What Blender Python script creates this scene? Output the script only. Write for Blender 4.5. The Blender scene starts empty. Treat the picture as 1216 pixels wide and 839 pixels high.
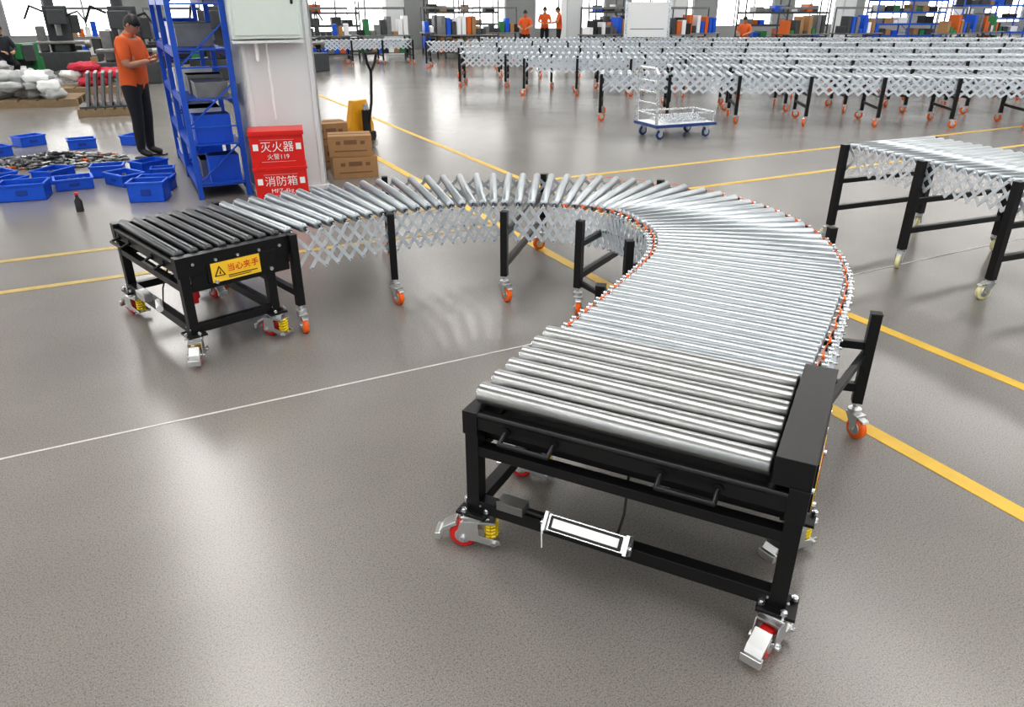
import bpy, math, random, bisect
from mathutils import Vector, Matrix, Quaternion
random.seed(7)
V=Vector
S=bpy.context.scene
S.view_settings.view_transform='Standard'
try: S.view_settings.look='Medium High Contrast'
except Exception: pass
# ---------------------------------------------------------------- materials
MATS={}
def mat(name,col,rough=.5,metal=0,noise=0,nscale=20,emit=0,spec=.5,bump=0,coat=0,rvar=0):
    if name in MATS: return MATS[name]
    m=bpy.data.materials.new(name); m.use_nodes=True
    nt=m.node_tree; b=nt.nodes['Principled BSDF']
    b.inputs['Base Color'].default_value=(*col,1)
    b.inputs['Roughness'].default_value=rough
    b.inputs['Metallic'].default_value=metal
    b.inputs['Specular IOR Level'].default_value=spec
    b.inputs['Coat Weight'].default_value=coat
    if emit:
        b.inputs['Emission Color'].default_value=(*col,1)
        b.inputs['Emission Strength'].default_value=emit
    if noise or bump or rvar:
        tc=nt.nodes.new('ShaderNodeTexCoord'); n=nt.nodes.new('ShaderNodeTexNoise')
        n.inputs['Scale'].default_value=nscale; n.inputs['Detail'].default_value=5
        nt.links.new(tc.outputs['Object'],n.inputs['Vector'])
        if noise:
            mx=nt.nodes.new('ShaderNodeMix'); mx.data_type='RGBA'
            mx.inputs[6].default_value=(*[c*(1-noise) for c in col],1)
            mx.inputs[7].default_value=(*[min(1,c*(1+noise)) for c in col],1)
            nt.links.new(n.outputs['Fac'],mx.inputs[0]); nt.links.new(mx.outputs[2],b.inputs['Base Color'])
        if rvar:
            mr=nt.nodes.new('ShaderNodeMapRange')
            mr.inputs[3].default_value=max(.03,rough-rvar); mr.inputs[4].default_value=rough+rvar
            nt.links.new(n.outputs['Fac'],mr.inputs[0]); nt.links.new(mr.outputs[0],b.inputs['Roughness'])
        if bump:
            bp=nt.nodes.new('ShaderNodeBump'); bp.inputs['Strength'].default_value=bump; bp.inputs['Distance'].default_value=.01
            nt.links.new(n.outputs['Fac'],bp.inputs['Height']); nt.links.new(bp.outputs[0],b.inputs['Normal'])
    MATS[name]=m; return m
M_zinc=mat('zinc',(.74,.77,.80),.27,1,noise=.08,nscale=30,rvar=.06)
M_roll=mat('roller_steel',(.45,.485,.51),.33,.87,noise=.05,nscale=3)
M_rollg=mat('roller_satin',(.42,.43,.43),.31,.95,noise=.06,nscale=5)
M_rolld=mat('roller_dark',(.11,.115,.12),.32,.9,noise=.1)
M_cap=mat('roller_cap',(.05,.05,.055),.4)
M_blk=mat('black_powder_coat',(.008,.008,.009),.36,0,rvar=.04,nscale=60,spec=.4)
M_dk=mat('dark_rubber',(.02,.02,.02),.7)
M_lat=mat('lattice_zinc',(.72,.77,.82),.36,.6,noise=.06)
M_brk=mat('bracket_zinc',(.62,.63,.63),.3,.9,noise=.1)
M_red=mat('red_polyurethane',(.60,.02,.02),.3)
M_org=mat('orange_polyurethane',(.90,.15,.01),.3)
M_crm=mat('cream_polyurethane',(.80,.75,.42),.35)
M_yel=mat('yellow_spring',(.90,.68,.02),.35)
M_lbl=mat('label_yellow',(.90,.58,.04),.45)
M_whi=mat('white_plastic',(.80,.81,.81),.35)
M_ink=mat('ink_black',(.01,.01,.01),.5)
M_inkr=mat('ink_red',(.7,.02,.01),.5)
M_fire=mat('fire_box_red',(.65,.02,.015),.35,noise=.05)
M_card=mat('cardboard',(.36,.21,.10),.8,noise=.12,nscale=8)
M_tape=mat('carton_print',(.20,.11,.06),.8)
M_pil=mat('pillar_paint',(.66,.68,.69),.45,noise=.04,nscale=3)
M_cab=mat('cabinet_paint',(.66,.73,.69),.4,noise=.03)
M_blue=mat('rack_blue',(.012,.085,.48),.4,noise=.05)
M_bin=mat('bin_blue',(.010,.10,.60),.4,noise=.12)
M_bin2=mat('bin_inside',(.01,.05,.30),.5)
M_grey=mat('machine_grey',(.07,.075,.08),.5,.3,noise=.3,nscale=6)
M_steel=mat('raw_steel',(.24,.24,.235),.4,.8,noise=.3,nscale=9)
M_wood=mat('pallet_wood',(.24,.17,.10),.8,noise=.25,nscale=12)
M_bag=mat('white_bag',(.42,.43,.43),.6,noise=.25,nscale=7,bump=.4)
M_cloth=mat('red_cloth',(.5,.03,.06),.7,noise=.2,nscale=6,bump=.3)
M_green=mat('green_paint',(.03,.20,.07),.5)
M_orgp=mat('orange_paint',(.6,.13,.02),.5)
M_shirt=mat('orange_shirt',(.60,.11,.022),.8,noise=.12,nscale=9)
M_pants=mat('dark_trousers',(.012,.013,.018),.8,noise=.2,nscale=9)
M_shoe=mat('shoe_black',(.015,.015,.015),.5)
M_skin=mat('skin',(.46,.24,.15),.5,noise=.06)
M_hair=mat('hair_black',(.010,.009,.009),.5)
M_eye=mat('eye_white',(.7,.7,.68),.3)
M_lip=mat('lips',(.40,.15,.12),.5)
M_cargo=mat('dark_jacket',(.02,.022,.03),.8)

# ---------------------------------------------------------------- mesh builder
class MB:
    def __init__(s): s.v=[];s.f=[];s.fm=[];s.sm=[];s.mats=[]
    def mi(s,m):
        if m not in s.mats: s.mats.append(m)
        return s.mats.index(m)
    def add(s,vs,fs,m,smooth=False):
        o=len(s.v); s.v+= [V(p) for p in vs]; k=s.mi(m)
        for f in fs: s.f.append([i+o for i in f]); s.fm.append(k); s.sm.append(smooth)
    def box(s,c,d,m,rot=None):
        vs=[]
        for x in(-.5,.5):
            for y in(-.5,.5):
                for z in(-.5,.5):
                    p=V((x*d[0],y*d[1],z*d[2]))
                    if rot is not None: p=rot@p
                    vs.append(p+V(c))
        s.add(vs,[(0,1,3,2),(4,6,7,5),(0,4,5,1),(2,3,7,6),(0,2,6,4),(1,5,7,3)],m)
    def bb(s,a,b,m):
        s.box([(a[i]+b[i])/2 for i in range(3)],[abs(a[i]-b[i]) for i in range(3)],m)
    def beam(s,p0,p1,w,h,m,up=(0,0,1)):
        p0=V(p0);p1=V(p1);d=p1-p0;L=d.length
        if L<1e-6:return
        y=d/L; up=V(up); x=y.cross(up)
        if x.length<1e-4: x=y.cross(V((1,0,0)))
        x.normalize(); z=x.cross(y)
        R=Matrix((x,y,z)).transposed()
        s.box((p0+p1)/2,(w,L,h),m,R)
    def lathe(s,p0,ax,prof,m,seg=14,caps=True):
        p0=V(p0);ax=V(ax).normalized(); q=ax.orthogonal().normalized(); r=ax.cross(q)
        vs=[];fs=[];n=len(prof)
        for t,rad in prof:
            for k in range(seg):
                a=2*math.pi*k/seg
                vs.append(p0+ax*t+(q*math.cos(a)+r*math.sin(a))*rad)
        for i in range(n-1):
            for k in range(seg):
                k2=(k+1)%seg
                fs.append((i*seg+k,i*seg+k2,(i+1)*seg+k2,(i+1)*seg+k))
        s.add(vs,fs,m,True)
        if caps:
            s.add(vs[:seg],[tuple(range(seg))[::-1]],m); s.add(vs[-seg:],[tuple(range(seg))],m)
    def cyl(s,p0,p1,r,m,seg=12,r2=None,caps=True):
        d=V(p1)-V(p0); s.lathe(p0,d,[(0,r),(d.length,r if r2 is None else r2)],m,seg,caps)
    def tube(s,pts,r,m,seg=8):
        pts=[V(p) for p in pts]
        for a,b in zip(pts,pts[1:]): s.cyl(a,b,r,m,seg)
        for p in pts[1:-1]: s.sph(p,(r,r,r),m,8,6)
    def sph(s,c,r,m,a=12,b=8,rot=None,fn=None):
        vs=[];fs=[]
        for i in range(b+1):
            th=math.pi*i/b
            for k in range(a):
                ph=2*math.pi*k/a
                p=V((math.sin(th)*math.cos(ph),math.sin(th)*math.sin(ph),math.cos(th)))
                if fn: p=fn(p)
                p=V((p.x*r[0],p.y*r[1],p.z*r[2]))
                if rot is not None:p=rot@p
                vs.append(p+V(c))
        for i in range(b):
            for k in range(a):
                k2=(k+1)%a
                fs.append((i*a+k,(i+1)*a+k,(i+1)*a+k2,i*a+k2))
        s.add(vs,fs,m,True)
    def prism(s,poly,o,ux,uy,th,m):
        o=V(o);ux=V(ux).normalized();uy=V(uy).normalized();n=ux.cross(uy)
        a=[o+ux*x+uy*y-n*th/2 for x,y in poly]; b=[o+ux*x+uy*y+n*th/2 for x,y in poly]
        k=len(poly); fs=[tuple(range(k))[::-1],tuple(range(k,2*k))]
        for i in range(k):
            j=(i+1)%k; fs.append((i,j,k+j,k+i))
        s.add(a+b,fs,m)
    def build(s,name,loc=(0,0,0),rz=0,parent=None,bevel=0):
        me=bpy.data.meshes.new(name)
        me.from_pydata([tuple(p) for p in s.v],[],s.f)
        for m in s.mats: me.materials.append(m)
        me.polygons.foreach_set('material_index',s.fm)
        me.polygons.foreach_set('use_smooth',s.sm)
        me.update()
        ob=bpy.data.objects.new(name,me); S.collection.objects.link(ob)
        ob.location=loc; ob.rotation_euler=(0,0,rz)
        if parent: ob.parent=parent
        if bevel:
            b=ob.modifiers.new('bevel','BEVEL'); b.width=bevel; b.segments=2; b.limit_method='ANGLE'; b.angle_limit=math.radians(50)
        return ob
def empty(name,loc=(0,0,0),rz=0,parent=None):
    e=bpy.data.objects.new(name,None); e.empty_display_size=.1; S.collection.objects.link(e)
    e.location=loc; e.rotation_euler=(0,0,rz)
    if parent:e.parent=parent
    return e
def text(name,body,size,loc,rot,m,parent,align='CENTER'):
    c=bpy.data.curves.new(name,'FONT'); c.body=body; c.size=size; c.extrude=.0006; c.align_x=align; c.align_y='CENTER'
    c.materials.append(m); o=bpy.data.objects.new(name,c); S.collection.objects.link(o)
    o.parent=parent; o.location=loc; o.rotation_euler=rot
    return o
D=math.radians
GA=D(27.0) # hall grid direction
ga=V((math.cos(GA),math.sin(GA),0)); gb=V((-math.sin(GA),math.cos(GA),0))
def grid(a,c,z=0): return ga*a+gb*c+V((0,0,z))

# ---------------------------------------------------------------- floor
def floor_material():
    m=bpy.data.materials.new('polished_concrete'); m.use_nodes=True; nt=m.node_tree; b=nt.nodes['Principled BSDF']; L=nt.links.new
    tc=nt.nodes.new('ShaderNodeTexCoord')
    def noise(sc,det=4):
        n=nt.nodes.new('ShaderNodeTexNoise'); n.inputs['Scale'].default_value=sc; n.inputs['Detail'].default_value=det
        L(tc.outputs['Object'],n.inputs['Vector']); return n
    n1=noise(.4,3); n2=noise(240,2); n4=noise(140,2); n5=noise(1.6,6)
    def ramp(src,p0,c0,p1,c1):
        r=nt.nodes.new('ShaderNodeValToRGB'); r.color_ramp.elements[0].position=p0; r.color_ramp.elements[0].color=(*c0,1)
        r.color_ramp.elements[1].position=p1; r.color_ramp.elements[1].color=(*c1,1); L(src.outputs['Fac'],r.inputs[0]); return r
    def mul(a,bb,f=1):
        x=nt.nodes.new('ShaderNodeMix'); x.data_type='RGBA'; x.blend_type='MULTIPLY'; x.inputs[0].default_value=f
        L(a,x.inputs[6]); L(bb,x.inputs[7]); return x.outputs[2]
    r1=ramp(n1,.3,(.218,.207,.193),.7,(.252,.240,.226))
    r2=ramp(n2,.36,(.55,.54,.53),.62,(1.18,1.17,1.16))
    r4=ramp(n4,.36,(.58,.57,.56),.46,(1.03,1.03,1.03))
    r5=ramp(n5,.3,(.95,.95,.95),.7,(1.04,1.04,1.04))
    o=mul(mul(mul(r1.outputs[0],r2.outputs[0],.65),r4.outputs[0],.6),r5.outputs[0])
    L(o,b.inputs['Base Color'])
    b.inputs['Roughness'].default_value=.235
    b.inputs['Specular IOR Level'].default_value=.47
    return m
mb=MB(); mb.box((0,0,-.05),(90,80,.1),floor_material()); mb.build('floor',(4,20,0),GA)
M_yl=mat('floor_paint_yellow',(.66,.42,.05),.45,noise=.2,nscale=9,rvar=.1); M_yl2=mat('floor_paint_worn',(.40,.29,.09),.5,noise=.3,nscale=10); M_wl=mat('floor_joint_white',(.55,.53,.50),.6,noise=.2,nscale=15)
def strip(name,p0,p1,w,m):
    b=MB(); b.beam((p0.x,p0.y,.0015),(p1.x,p1.y,.0015),w,.003,m); return b.build(name)
strip('floor_line',grid(3.90,-6),grid(3.90,26),.075,M_yl)
strip('floor_line',grid(2.826,-6),grid(2.826,18),.085,M_yl)
strip('floor_line',grid(3.95,7.25),grid(22,7.25),.07,M_yl)
strip('floor_line',grid(3.95,6.17),grid(22,6.17),.07,M_yl)
strip('floor_line',grid(-14,6.62),grid(2.78,6.62),.07,M_yl2)
strip('floor_line',grid(-14,5.83),grid(2.78,5.83),.07,M_yl2)
strip('floor_joint',grid(-14,3.42),grid(20,3.42),.011,M_wl)

# ---------------------------------------------------------------- hall shell
M_wall=mat('wall_paint',(.26,.27,.27),.7,noise=.08,nscale=1)
M_ceil=mat('ceiling_sheet',(.18,.185,.19),.8,noise=.05)
M_day=mat('daylight_glass',(1,.99,.97),.3,emit=3.4)
M_glow=mat('added_ceiling_glow',(1,.98,.95),.3,emit=9)  # unseen glowing ceiling strips, added to light the hall and streak roller reflections
M_frame=mat('window_frame',(.22,.24,.25),.5)
WB=D(25); wo=V((0,36.5,0))
def wall(name,origin,ang,x0,x1,H,wins,th=.25):
    b=MB(); wins=sorted(wins); cur=x0
    for xa,xb,za,zb in wins:
        b.bb((cur,0,0),(xa,th,H),M_wall); b.bb((xa,0,0),(xb,th,za),M_wall); b.bb((xa,0,zb),(xb,th,H),M_wall); cur=xb
    b.bb((cur,0,0),(x1,th,H),M_wall); b.build(name,origin,ang)
wins=[(-30+i*5.2,-30+i*5.2+3.7,.7,4.2) for i in range(14)]
wall('wall_back',wo,WB,-34,46,9,wins)
for i,(xa,xb,za,zb) in enumerate(wins):
    b=MB(); b.bb((xa,.12,za),(xb,.14,zb),M_day)
    k=3
    for j in range(k+1):
        x=xa+(xb-xa)*j/k; b.bb((x-.03,.06,za),(x+.03,.12,zb),M_frame)
    for z in (za+.04,(za+zb)/2,zb-.04): b.bb((xa,.06,z-.04),(xb,.12,z+.04),M_frame)
    b.build('window_%d'%(i+1),wo,WB)
lw=[(2+i*6.5,2+i*6.5+4.6,.9,4) for i in range(6)]
lo=V((-24,-8,0)); LA=D(90+8)
wall('wall_left',lo,LA,-4,42,9,lw)
for i,(xa,xb,za,zb) in enumerate(lw):
    b=MB(); b.bb((xa,.12,za),(xb,.14,zb),M_day)
    for j in range(5):
        x=xa+(xb-xa)*j/4; b.bb((x-.04,.02,za),(x+.04,.12,zb),M_frame)
    b.build('window_%d'%(i+20),lo,LA)
mb=MB(); mb.box((0,0,9.1),(90,80,.1),M_ceil)
for i in range(9):
    mb.box((-42.5+i*10,0,9.03),(1.6,74,.03),M_glow)
for i in range(19):
    mb.box((0,-38+i*4.2,8.85),(90,.12,.3),M_frame)
mb.build('ceiling',(4,20,0),GA)

# ---------------------------------------------------------------- casters
def wheel(mb,c,ax,r,w,m,hub=M_brk):
    c=V(c);ax=V(ax).normalized()
    mb.lathe(c-ax*w/2,ax,[(0,r*.62),(0,r*.9),(w*.15,r),(w*.85,r),(w,r*.9),(w,r*.62)],m,20)
    mb.lathe(c-ax*w*.56,ax,[(0,r*.3),(0,r*.6),(w*1.12,r*.6),(w*1.12,r*.3)],hub,16)
    mb.cyl(c-ax*w*.9,c+ax*w*.9,r*.16,M_zinc,8)
def light_caster(mb,x,y,ang,m,r=.05,ztop=.155):
    d=V((math.cos(ang),math.sin(ang),0)); n=V((-d.y,d.x,0)); o=V((x,y,0))
    ax=o+d*.032+V((0,0,r))
    mb.cyl(o+V((0,0,ztop-.02)),o+V((0,0,ztop+.03)),.012,M_zinc,10)
    mb.cyl(o+V((0,0,ztop-.035)),o+V((0,0,ztop-.018)),.03,M_brk,14)
    mb.box(o+V((0,0,ztop-.04))+d*.01,(.07,.055,.008),M_brk,Matrix.Rotation(ang,3,'Z'))
    for sgn in(-1,1):
        mb.prism([(-.026,ztop-.038),(.040,ztop-.038),(.046,r+.01),(.032,r-.012),(.020,r)],o+n*sgn*.024,d,(0,0,1),.004,M_brk)
    wheel(mb,ax,n,r,.032,m,M_brk)
    mb.prism([(.02,r+.062),(.075,r+.055),(.080,r+.045),(.03,r+.05)],o,d,(0,0,1),.035,M_brk)
def spring_caster(mb,x,y,ang,r=.052):
    d=V((math.cos(ang),math.sin(ang),0)); n=V((-d.y,d.x,0)); o=V((x,y,0)); Rz=Matrix.Rotation(ang,3,'Z')
    mb.box(o+V((0,0,.15)),(.105,.095,.008),M_brk,Rz)
    for sx in(-1,1):
        for sy in(-1,1):
            p=o+d*sx*.04+n*sy*.035; mb.cyl(p+V((0,0,.145)),p+V((0,0,.188)),.006,M_zinc,8); mb.cyl(p+V((0,0,.172)),p+V((0,0,.184)),.011,M_zinc,6)
    mb.cyl(o+V((0,0,.128)),o+V((0,0,.148)),.038,M_brk,16)
    mb.box(o+V((0,0,.122))+d*.01,(.12,.074,.010),M_brk,Rz)
    for sgn in(-1,1):
        mb.prism([(-.055,.125),(.008,.125),(.010,.066),(.085,.050),(.090,.032),(.06,.024),(-.005,.042),(-.055,.045),(-.070,.06),(-.065,.095)],o+n*sgn*.036,d,(0,0,1),.005,M_brk)
        mb.cyl(o+d*-.050+n*sgn*.036+V((0,0,r)),o+d*-.050+n*sgn*.048+V((0,0,r)),.012,M_zinc,6)
        mb.cyl(o+d*.065+n*sgn*.036+V((0,0,.038)),o+d*.065+n*sgn*.048+V((0,0,.038)),.009,M_zinc,6)
    wheel(mb,o+d*-.05+V((0,0,r)),n,r,.044,M_red)
    pts=[]
    for k in range(41):
        a=k/40*2*math.pi*5; pts.append(o+d*.052+V((0,0,.042+.078*k/40))+(d*math.cos(a)+n*math.sin(a))*.023)
    for a,b in zip(pts,pts[1:]): mb.cyl(a,b,.0062,M_yel,6,caps=False)
    mb.cyl(o+d*.052+V((0,0,.035)),o+d*.052+V((0,0,.125)),.010,M_zinc,8)
    mb.box(o+d*.055+V((0,0,.036)),(.05,.07,.006),M_brk,Rz)
    mb.prism([(-.075,.115),(-.125,.085),(-.15,.045),(-.142,.040),(-.115,.075),(-.07,.10)],o,d,(0,0,1),.055,M_brk)
    mb.box(o+d*-.142+V((0,0,.048)),(.02,.065,.03),M_brk,Rz)

# ---------------------------------------------------------------- main conveyor
conv=empty('flexible_roller_conveyor')
ZR=.598
def end_frame(name,loc,rz,mroll,block=True,bar=False,yaw=(0,0,0,0),hw=.52):
    b=MB(); t=.05; LEN=.62
    legs=[(-hw,0),(hw,0),(-hw,.48),(hw,.48)]
    for x,y in legs:
        b.bb((x-t/2,y-t/2,.166),(x+t/2,y+t/2,.54),M_blk)
        b.box((x,y,.162),(.115,.105,.012),M_blk)
        for sx in(-1,1):
            b.cyl((x+sx*.03,y-t/2-.004,.20),(x+sx*.03,y-t/2,.20),.004,M_zinc,6)
    for sx in(-1,1):
        top=.60 if (sx>0) else (.578 if block else .60)
        b.bb((sx*hw-.028,-.035,.49),(sx*hw+.028,LEN,top),M_blk)
        b.bb((sx*hw-.022,.0,.166),(sx*hw+.022,.48,.212),M_blk)
        b.bb((sx*hw-.02,.0,.40),(sx*hw+.02,.48,.435),M_blk)
        b.bb((sx*(hw+.021)-.003,.03,.40),(sx*(hw+.021)+.003,.60,.51),M_blk)
        for k in range(5):
            y=.05+k*.125
            b.cyl((sx*(hw+.026),y,.555),(sx*(hw+.036),y,.555),.0095,M_zinc,6)
    if block:
        b.bb((hw-.078,-.03,.598),(hw+.028,.61,.688),M_blk)
    b.bb((hw+.022,.12,.43),(hw+.034,.52,.54 if not block else .60),M_blk)
    for y in(.16,.48):
        b.cyl((hw+.034,y,.435),(hw+.046,y,.435),.012,M_zinc,6)
    b.bb((-hw,-.03,.515),(hw,.012,.572),M_blk)
    b.cyl((-hw,-.024,.568),(hw,-.024,.568),.010,M_blk,10)
    b.bb((-hw,.03,.45),(hw,.036,.55),M_blk)
    b.bb((-hw,-.022,.405),(hw,.022,.442),M_blk)
    b.bb((-hw,.46,.405),(hw,.50,.442),M_blk)
    b.bb((-hw,.60,.47),(hw,.615,.54),M_blk)
    b.bb((-hw,-.023,.166),(hw,.023,.216),M_blk)
    b.bb((-hw,.458,.166),(hw,.502,.212),M_blk)
    b.bb((-.36,.08,.425),(.20,.42,.50),M_dk)
    b.bb((-hw+.05,.04,.50),(hw-.07,.60,.505),M_dk)
    for x in(-.30,.22):
        b.tube([(x-.085,-.03,.535),(x-.085,-.080,.515),(x+.085,-.080,.515),(x+.085,-.03,.535)],.0085,M_blk,8)
        for q in(-.085,.085): b.cyl((x+q,-.038,.535),(x+q,-.028,.535),.017,M_blk,10)
    n=6; pitch=.108
    if not block: n=8; pitch=.079
    for k in range(n):
        y=(.040 if block else .018)+k*pitch; r=.037 if block else .027
        zc=.617 if block else ZR
        x0=-hw+.0 if block else -hw+.035; x1=hw-.084 if block else hw-.035; Lr=x1-x0
        b.lathe((x0,y,zc),(1,0,0),[(0,.012),(.004,r*.93),(.010,r),(Lr-.01,r),(Lr-.004,r*.93),(Lr,.012)],mroll,28)
        b.cyl((x0-.01,y,zc),(x0+.01,y,zc),.010,M_zinc,8)
    b.bb((.12,.18,.33),(.26,.30,.415),M_grey)
    b.tube([(.0,.1,.44),(.01,.06,.36),(.015,.03,.30),(.0,.02,.215)],.005,M_dk,6)
    b.tube([(-.3,.2,.44),(-.25,.22,.34),(-.1,.25,.30),(.1,.25,.36)],.005,M_dk,6)
    if bar:
        rx=Matrix.Rotation(D(-38),3,'X'); c=V((-.082,-.050,.246))
        b.box(c,(.265,.034,.056),M_zinc,rx)
        b.box(c+rx@V((0,-.0185,0)),(.250,.003,.048),M_ink,rx); b.box(c+rx@V((0,-.021,0)),(.228,.003,.030),M_whi,rx)
        for x in(-.140,.140):
            b.box(c+rx@V((x,0,0)),(.013,.05,.066),M_brk,rx); b.box(c+V((x,.02,-.02)),(.018,.03,.05),M_brk); b.cyl(c+V((x*1.04,-.01,.0)),c+V((x*1.12,-.01,.0)),.008,M_zinc,6)
        b.box((-.37,-.012,.234),(.10,.055,.034),M_steel); b.cyl((-.32,-.01,.225),(-.25,-.01,.222),.006,M_dk)
        b.box((-.252,0,.191),(.008,.052,.056),M_whi)
        b.tube([(-.252,-.028,.17),(-.247,-.035,.14),(-.249,-.03,.11)],.003,M_whi,6)
        b.tube([(-.44,-.02,.216),(-.42,-.03,.25),(-.40,-.02,.24)],.006,M_dk,6)
    else:
        b.cyl((.30,.10,.36),(.30,.10,.30),.028,M_red,14); b.cyl((.30,.10,.30),(.30,.10,.27),.020,M_red,14); b.cyl((.30,.10,.42),(.30,.10,.36),.014,M_whi,12)
        b.box((-.12,-.04,.235),(.14,.05,.045),M_brk); b.cyl((.05,-.02,.24),(.14,-.05,.225),.02,M_whi,12)
    for (x,y),a in zip(legs,yaw): spring_caster(b,x,y,a)
    ob=b.build(name,loc,rz,conv,.0022)
    lb=MB(); y0=.14
    lb.bb((hw+.034,y0,.430),(hw+.0365,y0+.28,.538),M_lbl)
    ty=y0+.045
    lb.prism([(0,.038),(.032,-.020),(-.032,-.020)],(hw+.0372,ty,.482),(0,1,0),(0,0,1),.0012,M_ink)
    lb.prism([(0,.025),(.022,-.014),(-.022,-.014)],(hw+.0385,ty,.482),(0,1,0),(0,0,1),.0012,M_lbl)
    lb.prism([(.003,.016),(.006,-.008),(-.004,-.008)],(hw+.0395,ty,.482),(0,1,0),(0,0,1),.0012,M_ink)
    lb.bb((hw+.0372,y0+.09,.452),(hw+.038,y0+.26,.457),M_ink); lb.bb((hw+.0372,y0+.09,.442),(hw+.038,y0+.22,.446),M_ink)
    lab=lb.build('warning_label',loc,rz,conv)
    text('label_text','当心夹手',.046,(hw+.0385,y0+.18,.494),(D(90),0,D(90)),M_inkr,lab)
    return ob
end_frame('near_end_frame',(.338,1.908,0),D(-26.7),M_rollg,True,True,(D(20),D(75),D(10),D(60)))
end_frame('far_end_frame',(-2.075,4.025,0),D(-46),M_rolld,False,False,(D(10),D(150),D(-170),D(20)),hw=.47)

ctl=[(.36,1.95),(.622,2.485),(.93,3.04),(1.19,3.58),(1.285,4.10),(1.20,4.56),(1.03,4.88),(.78,5.08),(.48,5.20),(.13,5.25),(-.27,5.25),(-.66,5.15),(-1.02,4.97),(-1.34,4.73),(-1.62,4.465),(-2.075,4.02)]
pts=[V((x,y,0)) for x,y in ctl]
dense=[]
for i in range(1,len(pts)-2):
    p0,p1,p2,p3=pts[i-1:i+3]
    for k in range(40):
        t=k/40
        dense.append(.5*((2*p1)+(p2-p0)*t+(2*p0-5*p1+4*p2-p3)*t*t+(3*p1-p0-3*p2+p3)*t**3))
dense.append(pts[-2])
cum=[0]
for a,b in zip(dense,dense[1:]): cum.append(cum[-1]+(b-a).length)
TOT=cum[-1]
def at(s):
    s=max(0,min(TOT-1e-5,s)); i=bisect.bisect_right(cum,s)-1; i=min(i,len(dense)-2)
    t=(s-cum[i])/(cum[i+1]-cum[i]); p=dense[i].lerp(dense[i+1],t)
    a=dense[max(0,i-12)]; b=dense[min(len(dense)-1,i+13)]
    return p,(b-a).normalized()
ss=[.015]
while ss[-1]<TOT-.06: ss.append(ss[-1]+.081+.020*min(1,ss[-1]/TOT*1.3))
N=len(ss)-1
rb=MB(); lat=MB()
nodes=[]
for k in range(N+1):
    p,d=at(ss[k]); n=V((-d.y,d.x,0))
    if k<10: n=(n*(k/10)+V((-math.cos(D(-26.7)),-math.sin(D(-26.7)),0))*(1-k/10)).normalized()
    f=ss[k]/TOT
    HW=.478 if f<.4 else .478-.03*min(1,(f-.4)/.2)
    nodes.append((p,d,n,HW))
    r=.0275
    a=p-n*(HW-.015)+V((0,0,ZR+.004))
    L=2*(HW-.015)
    rb.lathe(a,n,[(0,.010),(.003,r*.9),(.008,r),(L-.008,r),(L-.003,r*.9),(L,.010)],M_roll,32)
    rb.cyl(p-n*(HW+.03)+V((0,0,ZR+.004)),p+n*(HW+.03)+V((0,0,ZR+.004)),.006,M_zinc,8)
    for sg in(-1,1):
        q=p+n*sg*(HW+.004)+V((0,0,ZR+.004))
        rb.cyl(q-n*.004,q+n*.004,.013,M_org if k%2 and k<N*.62 else M_cap,12)
rb.build('rollers',parent=conv)
ZT,ZB=.585,.362
for sg in(-1,1):
    for k in range(N+1):
        p,d,n,HW=nodes[k]
        for dk,off in((2,.018),(-2,.026)):
            j=k+dk
            if 0<=j<=N:
                q=nodes[j]
                A=p+n*sg*(HW+off)+V((0,0,ZT)); B=q[0]+q[2]*sg*(q[3]+off)+V((0,0,ZB))
                dirv=(B-A).normalized(); nn=(n+q[2]).normalized()
                side=dirv.cross(nn).normalized(); nn2=side.cross(dirv)
                Rm=Matrix((side,dirv,nn2)).transposed()
                lat.box((A+B)/2,(.023,(B-A).length+.02,.0035),M_lat,Rm)
        for z in(ZT,ZB,(ZT+ZB)/2):
            c=p+n*sg*(HW+.012)+V((0,0,z)); lat.cyl(c,c+n*sg*.026,.0075,M_zinc,6)
lat.build('scissor_lattice',parent=conv)
bl=MB()
for sg in(-1,1):
    for k in range(int(N*.62)):
        p,d,n,HW=nodes[k]; q=nodes[k+1]
        z=ZR+.004+(.010 if k%2 else -.010)
        a=p+n*sg*(HW-.002)+V((0,0,z)); b2=q[0]+q[2]*sg*(q[3]-.002)+V((0,0,z))
        bl.cyl(a,b2,.0022,M_org,6)
bl.build('drive_belts',parent=conv)
lg=MB()
LEG=[((-1.27,4.10),(-1.98,4.86),D(-60),D(200)),((-.77,4.56),(-.98,5.66),D(-50),D(140)),((-.05,4.62),(.25,5.76),D(-60),D(200)),((.42,4.40),(1.12,5.54),D(-90),D(100)),((.66,3.98),(1.90,4.24),D(200),D(10)),((.42,3.26),(1.565,2.91),D(150),D(-70))]
for (xi,yi),(xo,yo),a1,a2 in LEG:
    for (x,y),a in(((xi,yi),a1),((xo,yo),a2)):
        e=V((xo-xi,yo-yi,0)).normalized(); Rz=Matrix.Rotation(math.atan2(e.y,e.x),3,'Z')
        lg.box((x,y,.385),(.045,.045,.43),M_blk,Rz)
        lg.box((x,y,.602),(.047,.047,.006),M_dk,Rz)
        lg.cyl((x,y,.15),(x,y,.175),.012,M_zinc,8)
        light_caster(lg,x,y,a,M_org)
    lg.beam((xi,yi,.245),(xo,yo,.245),.035,.04,M_blk)
    lg.beam((xi,yi,.45),(xo,yo,.45),.03,.035,M_blk)
def brace(a,b,z,z2=None): lg.beam((*a,z),(*b,z if z2 is None else z2),.028,.028,M_blk)
brace((.42,4.42),(.66,3.98),.20)
brace((1.56,2.93),(1.13,2.36),.40)
lg.build('support_legs',parent=conv,bevel=.0015)

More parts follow.
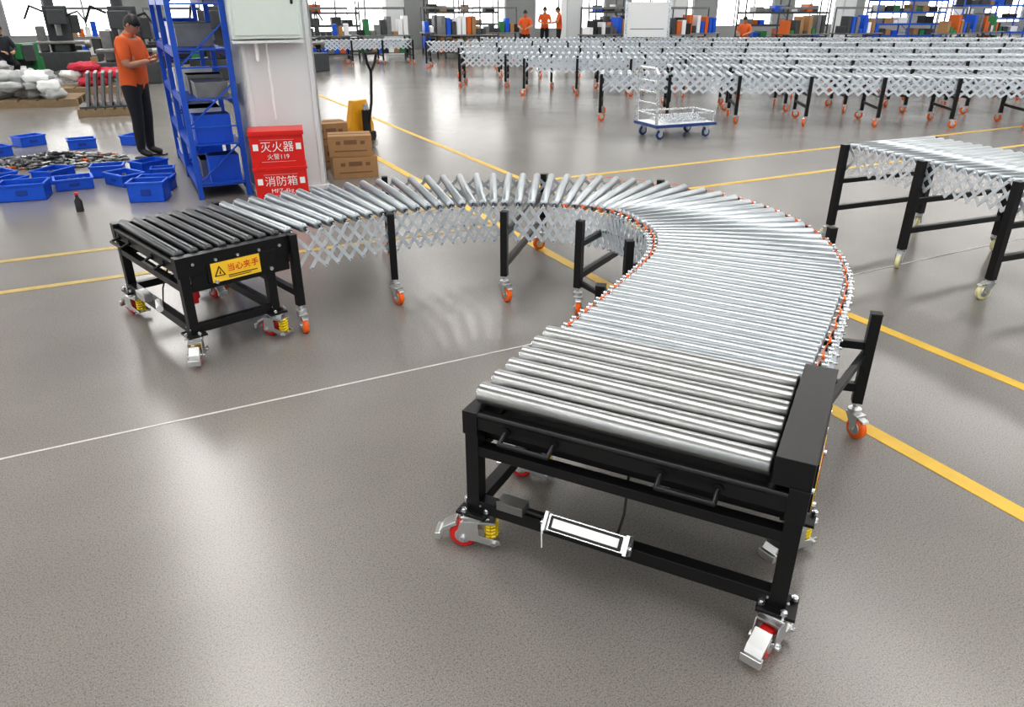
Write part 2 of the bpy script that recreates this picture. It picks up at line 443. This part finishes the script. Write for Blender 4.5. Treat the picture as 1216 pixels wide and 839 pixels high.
# ---------------------------------------------------------------- straight conveyors
def straight(name,p0,p1,w,z,mw,legsp,pitch=.1,r=.025,seg=10,depth=.24,lrad=.05,bw=.026):
    p0=V((*p0,0));p1=V((*p1,0)); d=(p1-p0); L=d.length; d.normalize(); n=V((-d.y,d.x,0))
    b=MB(); K=int(L/pitch)
    for k in range(K+1):
        p=p0+d*(k*L/K)+V((0,0,z-r))
        b.lathe(p-n*w/2,n,[(0,.008),(.004,r),(w-.004,r),(w,.008)],M_roll,seg)
    for sg in(-1,1):
        for k in range(K+1):
            for dk,off in((2,.012),(-2,.02)):
                j=k+dk
                if 0<=j<=K:
                    A=p0+d*(k*L/K)+n*sg*(w/2+off)+V((0,0,z-.02)); B=p0+d*(j*L/K)+n*sg*(w/2+off)+V((0,0,z-.02-depth))
                    dv=(B-A).normalized(); side=dv.cross(n).normalized()
                    b.box((A+B)/2,(bw,(B-A).length+.02,.004),M_lat,Matrix((side,dv,side.cross(dv))).transposed())
        for k in range(K+1):
            c=p0+d*(k*L/K)+n*sg*(w/2)
            b.cyl(c+V((0,0,z-r)),c+n*sg*.03+V((0,0,z-r)),.008,M_zinc,6)
    nl=max(2,int(round(L/legsp))+1)
    Rz=Matrix.Rotation(math.atan2(d.y,d.x),3,'Z')
    for k in range(nl):
        c=p0+d*(L*k/(nl-1))
        for sg in(-1,1):
            q=c+n*sg*(w/2+.055)
            b.box(q+V((0,0,(z+.13)/2)),(.05,.05,z-.15),M_blk,Rz)
            light_caster(b,q.x,q.y,random.uniform(0,6.28),mw,lrad)
        b.beam(c-n*(w/2+.055)+V((0,0,.28)),c+n*(w/2+.055)+V((0,0,.28)),.035,.04,M_blk)
        b.beam(c-n*(w/2+.03)+V((0,0,z-.30)),c+n*(w/2+.03)+V((0,0,z-.30)),.03,.035,M_blk)
    b.build(name)
RC=V((2.66,5.98,0)); rd=V((math.cos(D(-68)),math.sin(D(-68)),0)); rn=V((-rd.y,rd.x,0))
b0=RC+rn*.50; b1=b0+rd*2.9
straight('roller_conveyor',(b0.x,b0.y),(b1.x,b1.y),.90,.80,M_crm,.72,.085,.027,24,.2,.055,.022)
rows=[((1.55,13.4),(11.5,12.0)),((3.0,14.9),(13.5,13.7)),((.3,17.3),(15,16.0)),((-1.2,18.9),(16,17.9)),((-1.4,21.6),(18,20.6)),((-2.6,24.6),(20,23.8)),((-1,27.2),(20,27.0)),((-6.2,25.4),(-3.4,26.4))]
for a,b in rows: straight('roller_conveyor',a,b,.8,.76,M_org,1.1,.15,.035,12,.26,.065,.036)

# ---------------------------------------------------------------- pillar + cabinet
def pillar(w=.72,dp=.5,H=9,m=M_pil):
    b=MB(); t=.03
    b.bb((-w/2,-dp/2,0),(w/2,-dp/2+t,H),m); b.bb((-w/2,dp/2-t,0),(w/2,dp/2,H),m); b.bb((-w/2,-dp/2,0),(-w/2+t,dp/2,H),m); b.bb((w/2-t,-dp/2,0),(w/2,dp/2,H),m)
    b.bb((-w/2-.03,-dp/2-.03,0),(w/2+.03,dp/2+.03,.05),m)
    for x in(-w/2+.05,w/2-.05): b.bb((x-.02,-dp/2-.012,.05),(x+.02,-dp/2,H),m)
    return b
pc=V((-2.42,7.98,0))
pillar().build('steel_pillar',pc,GA,None,.006)
mb=MB()
mb.bb((-.42,-.40,1.50),(.24,-.265,2.25),M_cab); mb.bb((-.39,-.412,1.53),(.21,-.40,2.22),M_cab)
mb.bb((.15,-.42,1.80),(.175,-.41,1.90),M_ink); mb.bb((-.42,-.405,1.46),(.24,-.27,1.485),M_pil)
mb.cyl((-.2,-.32,1.50),(-.2,-.32,1.30),.02,M_whi); mb.cyl((-.1,-.30,1.50),(-.1,-.275,.75),.012,M_whi)
mb.build('electrical_cabinet',pc,GA,None,.004)
fb=MB()
fb.bb((-.25,-.16,0),(.25,.16,.34),M_fire); fb.bb((-.25,-.16,.352),(.25,.16,.68),M_fire); fb.bb((-.26,-.175,.66),(.26,.17,.70),M_fire); fb.bb((-.26,-.17,.33),(.26,.17,.356),M_fire)
for z in(.17,.50):
    fb.bb((-.16,-.1625,z-.09),(.16,-.16,z-.088),M_whi); fb.bb((-.16,-.1625,z+.115),(.16,-.16,z+.117),M_whi)
    fb.bb((-.225,-.1635,z+.02),(-.175,-.16,z+.08),M_whi); fb.bb((.175,-.1635,z+.02),(.225,-.16,z+.08),M_whi)
fbo=fb.build('fire_extinguisher_box',(-2.32,7.42,0),D(16),None,.006)
for z,t1,t2 in((.50,'灭火器','火警119'),(.17,'消防箱','MFZ 4kg')):
    text('sign_text',t1,.105,(0,-.163,z+.045),(D(90),0,0),M_whi,fbo); text('sign_text',t2,.06,(0,-.163,z-.045),(D(90),0,0),M_whi,fbo)

def carton(mb,d):
    w,dd,h=d
    mb.box((0,0,h/2),d,M_card); mb.box((0,0,h+.001),(w,.05,.003),M_tape)
    mb.box((0,-dd/2-.001,h/2-.05),(w*.75,.003,.014),M_tape); mb.box((0,-dd/2-.001,h/2+.045),(w*.3,.003,.05),M_tape)
    for k in(-1,1): mb.box((w*.28*k,-dd/2-.001,h/2+.04),(.05,.003,.04),M_tape)
for c,d,rz in [((-1.83,8.6,0),(.50,.36,.235),D(18)),((-1.86,8.62,.238),(.48,.34,.225),D(14)),((-2.22,9.15,0),(.40,.36,.27),D(20)),((-2.22,9.15,.273),(.40,.36,.25),D(24))]:
    b=MB(); carton(b,d); b.build('cardboard_box',c,rz,None,.003)
pt=MB(); M_ptk=mat('truck_yellow',(.75,.36,.02),.35,noise=.06)
for x in(-.19,.19): pt.bb((x-.075,.0,.06),(x+.075,1.1,.115),M_ptk)
pt.prism([(-.22,.06),(.22,.06),(.22,.28),(.12,.62),(-.12,.62),(-.22,.28)],(0,-.02,0),(1,0,0),(0,0,1),.10,M_ptk)
pt.cyl((0,-.16,.12),(0,-.16,.50),.055,M_dk,16); pt.cyl((0,-.16,.5),(0,-.16,.58),.035,M_zinc,12)
pt.bb((-.09,-.24,.10),(.09,-.08,.22),M_dk)
for x in(-.09,.09): wheel(pt,(x,-.16,.09),(1,0,0),.09,.05,M_whi)
for x in(-.19,.19): wheel(pt,(x,1.0,.04),(1,0,0),.04,.08,M_whi)
pt.tube([(0,-.2,.3),(0,-.28,.6),(0,-.32,1.0),(-.07,-.33,1.1),(-.10,-.34,1.22),(.10,-.34,1.22),(.07,-.33,1.1),(0,-.32,1.0)],.018,M_dk,8)
pt.build('pallet_truck',(-2.12,10.5,0),D(55),None,.004)

# ---------------------------------------------------------------- racks
def rack(name,loc,rz,L,Dp,H,levels,items,mpost=M_blue,bays=2,seed=1):
    rnd=random.Random(seed); b=MB()
    for i in range(bays+1):
        x=L*i/bays
        for y in(0,Dp): b.bb((x-.025,y-.025,0),(x+.025,y+.025,H),mpost)
        z=.15
        while z<H-.5:
            b.beam((x,0,z),(x,Dp,z+.4),.015,.02,mpost,(1,0,0)); b.beam((x,0,z),(x,Dp,z),.015,.02,mpost,(1,0,0)); z+=.55
    lo_,hi_=min(0,Dp),max(0,Dp)
    for z in levels:
        for y in(0,Dp): b.bb((0,y-.018,z-.06),(L,y+.018,z),mpost)
        b.bb((0,0,z),(L,Dp,z+.012),mpost)
        x=.08
        while x<L-.45 and items:
            w=rnd.uniform(.20,.40); h=rnd.uniform(.12,.28); dd=abs(Dp)*rnd.uniform(.6,.85); m=rnd.choice(items)
            if rnd.random()<.85:
                y0=lo_+rnd.uniform(.02,abs(Dp)-dd); b.bb((x,y0,z+.013),(x+w,y0+dd,z+.013+h),m)
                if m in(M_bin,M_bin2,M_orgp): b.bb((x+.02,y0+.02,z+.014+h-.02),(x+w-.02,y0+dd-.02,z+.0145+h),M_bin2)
                else: b.bb((x-.004,y0-.004,z+.013+h*.8),(x+w+.004,y0+dd+.004,z+.013+h),m)
            x+=w+rnd.uniform(.02,.10)
    return b.build(name,loc,rz,None,.002)
rack('storage_rack',(-3.16,7.42,0),D(117),2.5,-.47,2.5,[.12,.52,.95,1.4,1.85,2.3],[M_bin,M_whi,M_bin,M_steel,M_whi,M_bin],M_blue,2,8)

def bin_(loc,rz,w=.34,d=.24,h=.13):
    b=MB(); t=.012
    for a,c in(((-w/2,-d/2,0),(w/2,-d/2+t,h)),((-w/2,d/2-t,0),(w/2,d/2,h)),((-w/2,-d/2,0),(-w/2+t,d/2,h)),((w/2-t,-d/2,0),(w/2,d/2,h)),((-w/2,-d/2,0),(w/2,d/2,t))): b.bb(a,c,M_bin)
    b.bb((-w/2-.012,-d/2-.012,h-.02),(w/2+.012,-d/2+.004,h),M_bin); b.bb((-w/2-.012,d/2-.004,h-.02),(w/2+.012,d/2+.012,h),M_bin)
    b.bb((-w/2-.012,-d/2,h-.02),(-w/2+.004,d/2,h),M_bin); b.bb((w/2-.004,-d/2,h-.02),(w/2+.012,d/2,h),M_bin)
    b.bb((-.05,-d/2-.008,h*.35),(.05,-d/2,h*.65),M_bin2)
    rnd=random.Random(int(loc[0]*100))
    for i in range(24):
        x=rnd.uniform(-w*.38,w*.38);y=rnd.uniform(-d*.36,d*.36); b.cyl((x,y,t),(x+rnd.uniform(-.03,.03),y+rnd.uniform(-.02,.02),h*.75),.014,rnd.choice([M_steel,M_grey]),6)
    b.build('plastic_bin',loc,rz,None,.003)
B=[(-4.98,7.48,.42,.30,.17),(-5.7,8.2,.34,.24,.13),(-6.75,9.75,.34,.24,.13),(-7.1,9.4,.34,.24,.13),(-5.15,8.3,.36,.26,.14),(-4.74,7.95,.36,.26,.12),(-4.68,8.58,.34,.24,.13),(-4.28,8.15,.38,.26,.13),(-4.30,8.80,.34,.24,.14),(-3.82,7.90,.34,.24,.14),(-5.37,10.75,.34,.24,.13),(-5.95,10.4,.34,.24,.13),(-4.0,8.48,.24,.18,.12),(-6.35,8.5,.34,.24,.13),(-6.8,10.6,.34,.24,.14),(-3.68,7.42,.34,.24,.2),(-5.4,7.9,.30,.22,.12),(-6.9,8.9,.34,.24,.13),(-6.0,8.0,.30,.22,.12),(-7.4,10.0,.34,.24,.13)]
for i,(x,y,w,d,h) in enumerate(B): bin_((x,y,0),D([20,-35,60,10,80,32][i%6]),w,d,h)
mb=MB(); rnd=random.Random(3)
for i in range(700):
    a=rnd.uniform(0,6.28); q=math.sqrt(rnd.random()); x=math.cos(a)*q*.78; y=math.sin(a)*q*.50; z=.012+max(0,(1-q))*.12*rnd.random()
    mm=rnd.choice([M_steel,M_grey,M_brk,M_steel,M_dk])
    if rnd.random()<.6:
        c=V((x,y,z)); dv=V((rnd.uniform(-1,1),rnd.uniform(-1,1),rnd.uniform(-.1,.1))).normalized()*rnd.uniform(.02,.07)
        mb.cyl(c-dv,c+dv,.012,mm,6)
    else: mb.box((x,y,z),(rnd.uniform(.03,.14),rnd.uniform(.02,.05),.024),mm if i%17 else M_orgp,Matrix.Rotation(a,3,'Z'))
mb.build('hardware_pile',(-5.70,9.40,0),D(10))
mb=MB()
mb.lathe((0,0,0),(0,0,1),[(0,.035),(.10,.035),(.13,.015),(.16,.015)],M_dk,12); mb.cyl((0,0,.16),(0,0,.18),.018,M_red,10); mb.build('oil_bottle',(-4.15,6.95,0))

# ---------------------------------------------------------------- left clutter
def pallet(b,x0,y0,w,d):
    for k in range(6): b.bb((x0+k*w/6+.01,y0,.11),(x0+(k+1)*w/6-.02,y0+d,.135),M_wood)
    for k in range(3): b.bb((x0,y0+k*(d-.1)/2,.0),(x0+w,y0+k*(d-.1)/2+.1,.11),M_wood)
def bags(name,loc,rz,m,w,d,n,seed):
    b=MB(); rnd=random.Random(seed); pallet(b,-w/2,-d/2,w,d)
    for i in range(n):
        x=rnd.uniform(-w*.36,w*.36);y=rnd.uniform(-d*.36,d*.36); lv=int(i/(n/3))
        r=(rnd.uniform(.2,.32),rnd.uniform(.15,.24),rnd.uniform(.08,.13)); ph=[rnd.uniform(0,6) for _ in range(3)]
        fn=lambda p,ph=ph:p*(1+.16*math.sin(5*p.x+ph[0])+.13*math.sin(7*p.y+ph[1])+.10*math.sin(9*p.z+ph[2]))
        b.sph((x*(1-.2*lv),y*(1-.2*lv),.22+.15*lv),r,m if i%5 else M_whi,16,10,Matrix.Rotation(rnd.uniform(0,3),3,'Z'),fn)
    b.build(name,loc,rz)
bags('bag_pile',(-9.6,15.2,0),D(20),M_bag,2.0,1.2,26,1)
bags('bag_pile',(-9.5,17.6,0),D(20),M_cloth,1.8,1.1,9,2)
bags('bag_pile',(-12.0,17.4,0),D(20),M_bag,2.2,1.3,26,3)
bags('bag_pile',(-12.2,15.0,0),D(20),M_bag,1.8,1.2,16,9)
mb=MB(); pallet(mb,-.45,-.4,.9,.8)
for k in range(5): mb.box((-.22+.12*k,0,.14+.30),(.05,.65,.56),M_steel,Matrix.Rotation(D(10),3,'Y'))
mb.bb((-.4,-.35,.135),(.4,.35,.17),M_grey)
mb.build('steel_plate_stack',(-7.35,13.9,0),D(25),None,.004)
def machine(loc,rz,s=1):
    mb=MB()
    mb.bb((-.7,-.5,0),(.7,.5,.5),M_grey); mb.bb((-.3,.05,.5),(.35,.5,1.75),M_grey); mb.bb((-.22,-.45,1.25),(.25,.1,1.65),M_grey); mb.cyl((0,-.3,1.25),(0,-.3,.95),.08,M_steel,14)
    mb.bb((-.65,-.45,.72),(.6,.02,.80),M_steel); mb.bb((-.2,-.35,.5),(.2,.0,.72),M_grey); mb.cyl((.6,-.2,.7),(.75,-.2,.7),.12,M_steel,14); mb.cyl((-.1,.28,1.75),(-.1,.28,2.05),.14,M_grey,14)
    mb.tube([(.3,-.2,1.5),(.6,-.3,1.6),(.75,-.35,1.35)],.025,M_dk); mb.bb((.35,.1,1.0),(.6,.4,1.5),M_grey)
    mb.tube([(-.3,-.1,1.6),(-.6,-.2,1.75),(-.8,-.1,1.4)],.03,M_dk); mb.bb((-.6,.15,.5),(-.35,.45,1.2),M_steel)
    mb.build('milling_machine',loc,rz,None,.02)
machine((-9.6,19.8,0),D(15)); machine((-7.7,21.0,0),D(-20)); machine((-13.6,24.0,0),D(30)); machine((-6.2,23.0,0),D(60))
for j,(x,y) in enumerate([(-14.2,21.4),(-10.6,22.6),(-17.2,20.2),(-9.4,24.8)]):
    mb=MB()
    for k in range(22):
        rr=random.Random(k+50*j); xx=rr.uniform(-1.1,1.1);yy=rr.uniform(-.4,.4); mb.box((xx,yy,.24+rr.random()*.5),(rr.uniform(.2,.6),rr.uniform(.2,.5),.4),rr.choice([M_grey,M_steel,M_card,M_dk,M_grey,M_green]),Matrix.Rotation(rr.uniform(0,1),3,'Z'))
    mb.build('scrap_pile',(x,y,0),D(25),None,.01)

# ---------------------------------------------------------------- platform trolley
mb=MB(); M_tro=mat('trolley_blue',(.02,.06,.22),.4)
mb.bb((-.52,-.32,.17),(.52,.32,.21),M_tro); mb.bb((-.49,-.29,.21),(.49,.29,.216),M_whi)
for x in(-.40,.40):
    for y in(-.24,.24):
        mb.box((x,y,.15),(.09,.07,.03),M_brk); mb.prism([(-.03,.14),(.03,.14),(.02,.05),(-.02,.05)],(x,y-.03,0),(1,0,0),(0,0,1),.005,M_brk); mb.prism([(-.03,.14),(.03,.14),(.02,.05),(-.02,.05)],(x,y+.03,0),(1,0,0),(0,0,1),.005,M_brk)
        wheel(mb,(x,y,.065),(0,1,0),.065,.035,M_tro)
mb.tube([(-.49,-.27,.2),(-.52,-.27,.9),(-.53,-.2,.97),(-.53,.2,.97),(-.52,.27,.9),(-.49,.27,.2)],.024,M_zinc)
for z in(.35,.5,.65,.8): mb.tube([(-.50,-.27,z),(-.50,.27,z)],.012,M_zinc)
mb.tube([(-.49,-.27,.35),(.5,-.27,.35),(.5,-.27,.2)],.014,M_zinc); mb.tube([(-.49,.27,.35),(.5,.27,.35),(.5,.27,.2)],.014,M_zinc); mb.tube([(.5,-.27,.35),(.5,.27,.35)],.014,M_zinc)
mb.bb((-.30,-.22,.217),(.40,.22,.26),M_zinc); mb.cyl((-.25,-.1,.28),(.35,-.1,.28),.03,M_zinc,10)
mb.build('platform_trolley',(2.45,11.45,0),D(22),None,.003)

# ---------------------------------------------------------------- people
def skin_body(bones,rad,name):
    keys=list(rad); idx={k:i for i,k in enumerate(keys)}
    me=bpy.data.meshes.new(name); me.from_pydata([rad[k][0] for k in keys],[(idx[a],idx[b]) for a,b,_ in bones],[])
    ob=bpy.data.objects.new(name,me); S.collection.objects.link(ob)
    sk=ob.modifiers.new('skin','SKIN'); sk.use_smooth_shade=True
    for k in keys:
        v=me.skin_vertices[0].data[idx[k]]; r=rad[k][1]; v.radius=(r,r) if not isinstance(r,tuple) else r
        v.use_root=(k=='pelvis')
    ss=ob.modifiers.new('sub','SUBSURF'); ss.levels=2; ss.render_levels=2
    dg=bpy.context.evaluated_depsgraph_get(); dg.update()
    e=ob.evaluated_get(dg); m2=bpy.data.meshes.new_from_object(e)
    bpy.data.objects.remove(ob); return m2
def segd(p,a,b):
    ab=b-a; t=max(0,min(1,(p-a).dot(ab)/ab.length_squared)); return (p-(a+ab*t)).length,t
def hand(mb,w,d,up,side,m,curl=.6):
    w=V(w);d=V(d).normalized();up=(V(up)-d*V(up).dot(d)).normalized(); s=d.cross(up)*side
    Rm=Matrix((s,d,up)).transposed()
    mb.sph(w+d*.045,(.040,.055,.016),m,12,8,Rm)
    for k,(off,L) in enumerate(((-.028,.072),(-.010,.080),(.009,.075),(.027,.058))):
        p=w+d*.088+s*off; a=curl*.5
        for j in range(3):
            dd=(d*math.cos(a)-up*math.sin(a)); q=p+dd*L*(.45,.32,.25)[j]
            mb.cyl(p,q,.0088-.001*j,m,8); mb.sph(q,(.0086-.001*j,)*3,m,8,6); p=q; a+=curl*.75
    p=w+d*.03-s*.034; q=p+(d*.6-s*.55-up*.3).normalized()*.040; mb.cyl(p,q,.011,m,8); mb.sph(q,(.0105,)*3,m,8,6)
    r2=q+(d*.85-s*.1-up*.5).normalized()*.030; mb.cyl(q,r2,.0095,m,8); mb.sph(r2,(.009,)*3,m,8,6)
def head(mb,c,pitch,yaw=0,sc=1,hair=M_hair):
    Rm=Matrix.Rotation(yaw,3,'Z')@Matrix.Rotation(-pitch,3,'X'); c=V(c)
    a,b=28,20; vs=[];fm=[]
    def ishair(p): return p.z>.42-.55*(1-(p.y+1)/2)*1.6 if p.y>-.1 else p.z>-.42
    for i in range(b+1):
        th=math.pi*i/b
        for k in range(a):
            ph=2*math.pi*k/a
            p=V((math.sin(th)*math.cos(ph),math.sin(th)*math.sin(ph),math.cos(th))); q=p.copy()
            if p.z<0: q.x*=1+.32*p.z; q.y*=1+.12*p.z; q.y+=.10*(-p.z)*(1 if p.y>0 else .4)
            if p.y>0:
                q.y+=.26*math.exp(-(p.x/.13)**2-((p.z+.16)/.16)**2)+.10*math.exp(-(p.x/.10)**2-((p.z-.05)/.15)**2)
                q.y-=.10*(math.exp(-((p.x-.33)/.16)**2-((p.z-.05)/.10)**2)+math.exp(-((p.x+.33)/.16)**2-((p.z-.05)/.10)**2))
                q.y+=.07*math.exp(-(p.x/.25)**2-((p.z+.48)/.10)**2)+.09*math.exp(-(p.x/.25)**2-((p.z+.78)/.15)**2)
            if ishair(p): q*=1.08
            vs.append(c+Rm@V((q.x*.078*sc,q.y*.096*sc,q.z*.118*sc))); fm.append(ishair(p))
    F=[[],[]]
    for i in range(b):
        for k in range(a):
            k2=(k+1)%a; f=(i*a+k,(i+1)*a+k,(i+1)*a+k2,i*a+k2); F[1 if sum(fm[j] for j in f)>=2 else 0].append(f)
    mb.add(vs,F[0],M_skin,True); mb.add(vs,F[1],hair,True)
    P=lambda x,y,z:c+Rm@V((x*.076*sc,y*.094*sc,z*.118*sc))
    for sx in(-1,1):
        mb.sph(P(sx*.33,.83,.05),(.012,.008,.007),M_eye,8,6,Rm); mb.sph(P(sx*.33,.90,.05),(.005,.004,.005),M_ink,8,6,Rm)
        mb.box(P(sx*.33,.93,.19),(.026,.006,.005),hair,Rm)
        mb.sph(P(sx*1.02,-.05,-.05),(.010,.018,.030),M_skin,8,8,Rm)
    mb.box(P(0,.99,-.47),(.036,.006,.008),M_lip,Rm)
def person(name,loc,heading,arms,top=M_shirt,bowl=0,lean=0,legs=None,hands=True,long=False,crouch=0,sc=1,loose=1.0):
    dz=-crouch; w=loose
    J={'pelvis':(V((0,0,.93+dz)),.128*w),'spine':(V((0,.01+lean*.3,1.09+dz)),.135*w),'chest':(V((0,lean*.65,1.27+dz)),.150*w),'nb':(V((0,lean*.95,1.42+dz)),.066),'nt':(V((0,lean*1.05+.01+.03*bowl,1.50+dz)),.054)}
    bones=[('pelvis','spine','t'),('spine','chest','t'),('chest','nb','t'),('nb','nt','n')]
    for s,k in((-1,'l'),(1,'r')):
        e,wr=arms[k]
        J['sh'+k]=(V((s*.175,lean*.85,1.37+dz)),.075*w); J['um'+k]=(J['sh'+k][0].lerp(V(e)+V((0,0,dz)),.5),.070*w); J['el'+k]=(V(e)+V((0,0,dz)),.050); J['wr'+k]=(V(wr)+V((0,0,dz)),.030)
        bones+=[('chest','sh'+k,'t'),('sh'+k,'um'+k,'u'),('um'+k,'el'+k,'e'),('el'+k,'wr'+k,'f')]
        if legs: kn,an=legs[k]
        else: kn,an=(s*.105,.02,.49),(s*.11,-.02,.085)
        if crouch and not legs: kn=(s*.14,.32,.45)
        J['hi'+k]=(V((s*.095,0,.86+dz)),.108*w); J['kn'+k]=(V(kn),.078); J['ca'+k]=(V(kn).lerp(V(an),.35)+V((0,-.01,0)),.072); J['an'+k]=(V(an),.055); J['to'+k]=(V(an)+V((s*.01,.15,-.045)),.036)
        bones+=[('pelvis','hi'+k,'l'),('hi'+k,'kn'+k,'l'),('kn'+k,'ca'+k,'l'),('ca'+k,'an'+k,'l'),('an'+k,'to'+k,'s')]
    me=skin_body(bones,J,name+'_body')
    for m in [M_skin,top,M_pants,M_shoe]: me.materials.append(m)
    for p in me.polygons:
        c=p.center; best=(9,None,0)
        for a,b,l in bones:
            d,t=segd(c,J[a][0],J[b][0]); d-= .6*(J[a][1]*(1-t)+J[b][1]*t)
            if d<best[0]: best=(d,l,t)
        l,t=best[1],best[2]
        if l=='t' : k=1 if c.z>.88+dz else 2
        elif l=='u': k=1
        elif l=='e': k=1 if (t<.55 or long) else 0
        elif l=='f': k=1 if long and t<.95 else 0
        elif l=='n': k=0 if t>.15 else 1
        elif l=='l': k=2
        else: k=3
        if l=='l' and c.z>.89+dz: k=1
        p.material_index=k; p.use_smooth=True
    root=empty(name,loc,heading-D(90)); root.scale=(sc,sc,sc)
    ob=bpy.data.objects.new('body',me); S.collection.objects.link(ob); ob.parent=root
    hb=MB(); nt=J['nt'][0]; head(hb,nt+V((0,.012+.05*bowl,.085-.02*bowl)),bowl,0)
    if hands:
        for s,k in((-1,'l'),(1,'r')):
            dv=(J['wr'+k][0]-J['el'+k][0]).normalized(); up=V((0,0,1)) if abs(dv.z)<.7 else V((s,0,0))
            hand(hb,J['wr'+k][0],dv,up,s,M_skin)
    hb.lathe(J['nb'][0]+V((0,.0,.022)),(0,.1,1),[(0,.078),(.035,.068)],top,16,False)
    for s in(-1,1):
        a=J['an'+('l' if s<0 else 'r')][0]; hb.box(a+V((s*.01,.055,-.075)),(.085,.27,.02),M_shoe)
    hb.build('head_and_hands',parent=root)
    return root
down={'l':((-.25,-.02,1.11),(-.24,.05,.88)),'r':((.25,-.02,1.11),(.24,.05,.88))}
work={'l':((-.25,.10,1.14),(-.13,.33,1.10)),'r':((.25,.10,1.14),(.13,.33,1.10))}
man=person('factory_worker',(-4.74,9.75,0),D(-5),{'l':((-.24,.10,1.13),(-.10,.32,1.22)),'r':((.24,.10,1.12),(.06,.30,1.17))},bowl=.62,lean=.05,loose=1.13)
bg=[(-12.6,19.6,D(-40),M_cargo,work,.3,True,.35),(.5,29.8,D(-100),M_shirt,work,.3,False,.1),(1.9,32.4,D(180),M_shirt,work,.4,False,0),(8.6,29.6,D(-120),M_shirt,work,.4,False,.3),(1.35,33.2,D(-90),M_shirt,work,.3,False,0)]
for x,y,h,m,ar,bw,lg_,cr in bg: person('factory_worker',(x,y,0),h,ar,top=m,bowl=bw,long=lg_,crouch=cr)

# ---------------------------------------------------------------- background hall furniture
for x,y in [(-10.6,30.4),(-4.6,31.4),(6.6,32.4),(13.9,33.8),(21.0,37.6),(2.6,35.6)]: pillar().build('steel_pillar',(x,y,0),GA,None,.006)
mixc=[M_bin,M_orgp,M_green,M_card,M_whi,M_grey,M_dk,M_steel,M_grey]
rack('storage_rack',(9.2,31.8,0),D(10),3.6,.7,2.0,[.15,.6,1.05,1.5],mixc,M_grey,2,11)
rack('storage_rack',(15.2,33.6,0),D(10),3.2,.7,2.3,[.15,.6,1.05,1.5,1.95],mixc,M_blue,2,12)
rack('storage_rack',(19.2,34.4,0),D(10),3.2,.7,2.0,[.15,.7,1.25,1.75],mixc,M_blue,2,13)
rack('storage_rack',(-8.9,30.0,0),D(20),3.2,.7,1.9,[.15,.6,1.05,1.5],mixc,M_grey,2,14)
rack('storage_rack',(-3.4,32.8,0),D(20),3.0,.7,2.2,[.15,.6,1.05,1.5],[M_grey,M_dk,M_steel,M_card],M_grey,2,15)
rack('storage_rack',(3.6,34.6,0),D(20),2.6,.7,2.2,[.15,.6,1.05,1.5],[M_grey,M_dk,M_steel,M_bin],M_grey,2,16)
def bench(loc,rz,seed):
    r=random.Random(seed); b=MB()
    for x in(-.85,.85):
        for y in(-.35,.35): b.bb((x-.03,y-.03,0),(x+.03,y+.03,.76),M_grey)
    b.bb((-.95,-.4,.76),(.95,.4,.80),M_steel); b.bb((-.85,-.35,.2),(.85,.35,.22),M_grey)
    cs=[M_steel,M_dk,M_grey,M_grey,M_bin,M_orgp,M_card,M_green,M_whi]
    for k in range(9):
        x=-.9+k*.2; h=r.uniform(.1,.65); b.bb((x,-.2,.80),(x+.16,.2,.80+h),r.choice(cs))
        h=r.uniform(.2,.45); b.bb((x,-.25,.22),(x+.19,.2,.22+h),r.choice(cs))
    b.bb((-.9,.3,.8),(-.87,.34,1.7),M_grey); b.bb((.87,.3,.8),(.9,.34,1.7),M_grey); b.bb((-.9,.3,1.62),(.9,.34,1.70),M_steel)
    b.build('workbench',loc,rz,None,.005)
for i,(x,y) in enumerate([(-8.8,27.0),(-4.6,28.6),(-1.8,29.0),(3.4,29.4),(5.6,29.0),(10.8,29.8),(7.0,30.6),(-11.2,26.8),(-.6,31.4),(4.6,31.4),(17,30.6),(21,31.4),(-17.2,24.4),(13.2,30.6),(-14.4,27.2),(19,32.2),(-6.6,28.0),(-2.6,31.4)]): bench((x,y,0),D(15+7*(i%4)),i)
mb=MB(); mb.bb((-.8,0,.75),(.8,.04,1.85),M_whi)
for x in(-.75,.75): mb.bb((x-.03,-.02,0),(x+.03,.06,1.9),M_zinc); mb.bb((x-.03,-.3,0),(x+.03,.3,.05),M_zinc)
mb.bb((-.6,-.006,1.0),(.6,0,1.02),M_ink); mb.build('notice_board',(4.7,27.9,0),D(5),None,.005)

# ---------------------------------------------------------------- light
w=bpy.data.worlds.new('world'); S.world=w; w.use_nodes=True
w.node_tree.nodes['Background'].inputs[0].default_value=(.87,.93,1,1); w.node_tree.nodes['Background'].inputs[1].default_value=.8
# ---------------------------------------------------------------- camera
cam=bpy.data.cameras.new('camera'); co=bpy.data.objects.new('camera',cam); S.collection.objects.link(co)
cam.sensor_width=36; cam.lens=870/1216*36; cam.clip_end=300
co.location=(0,0,1.8); co.rotation_euler=(D(90-25.5),0,0); S.camera=co
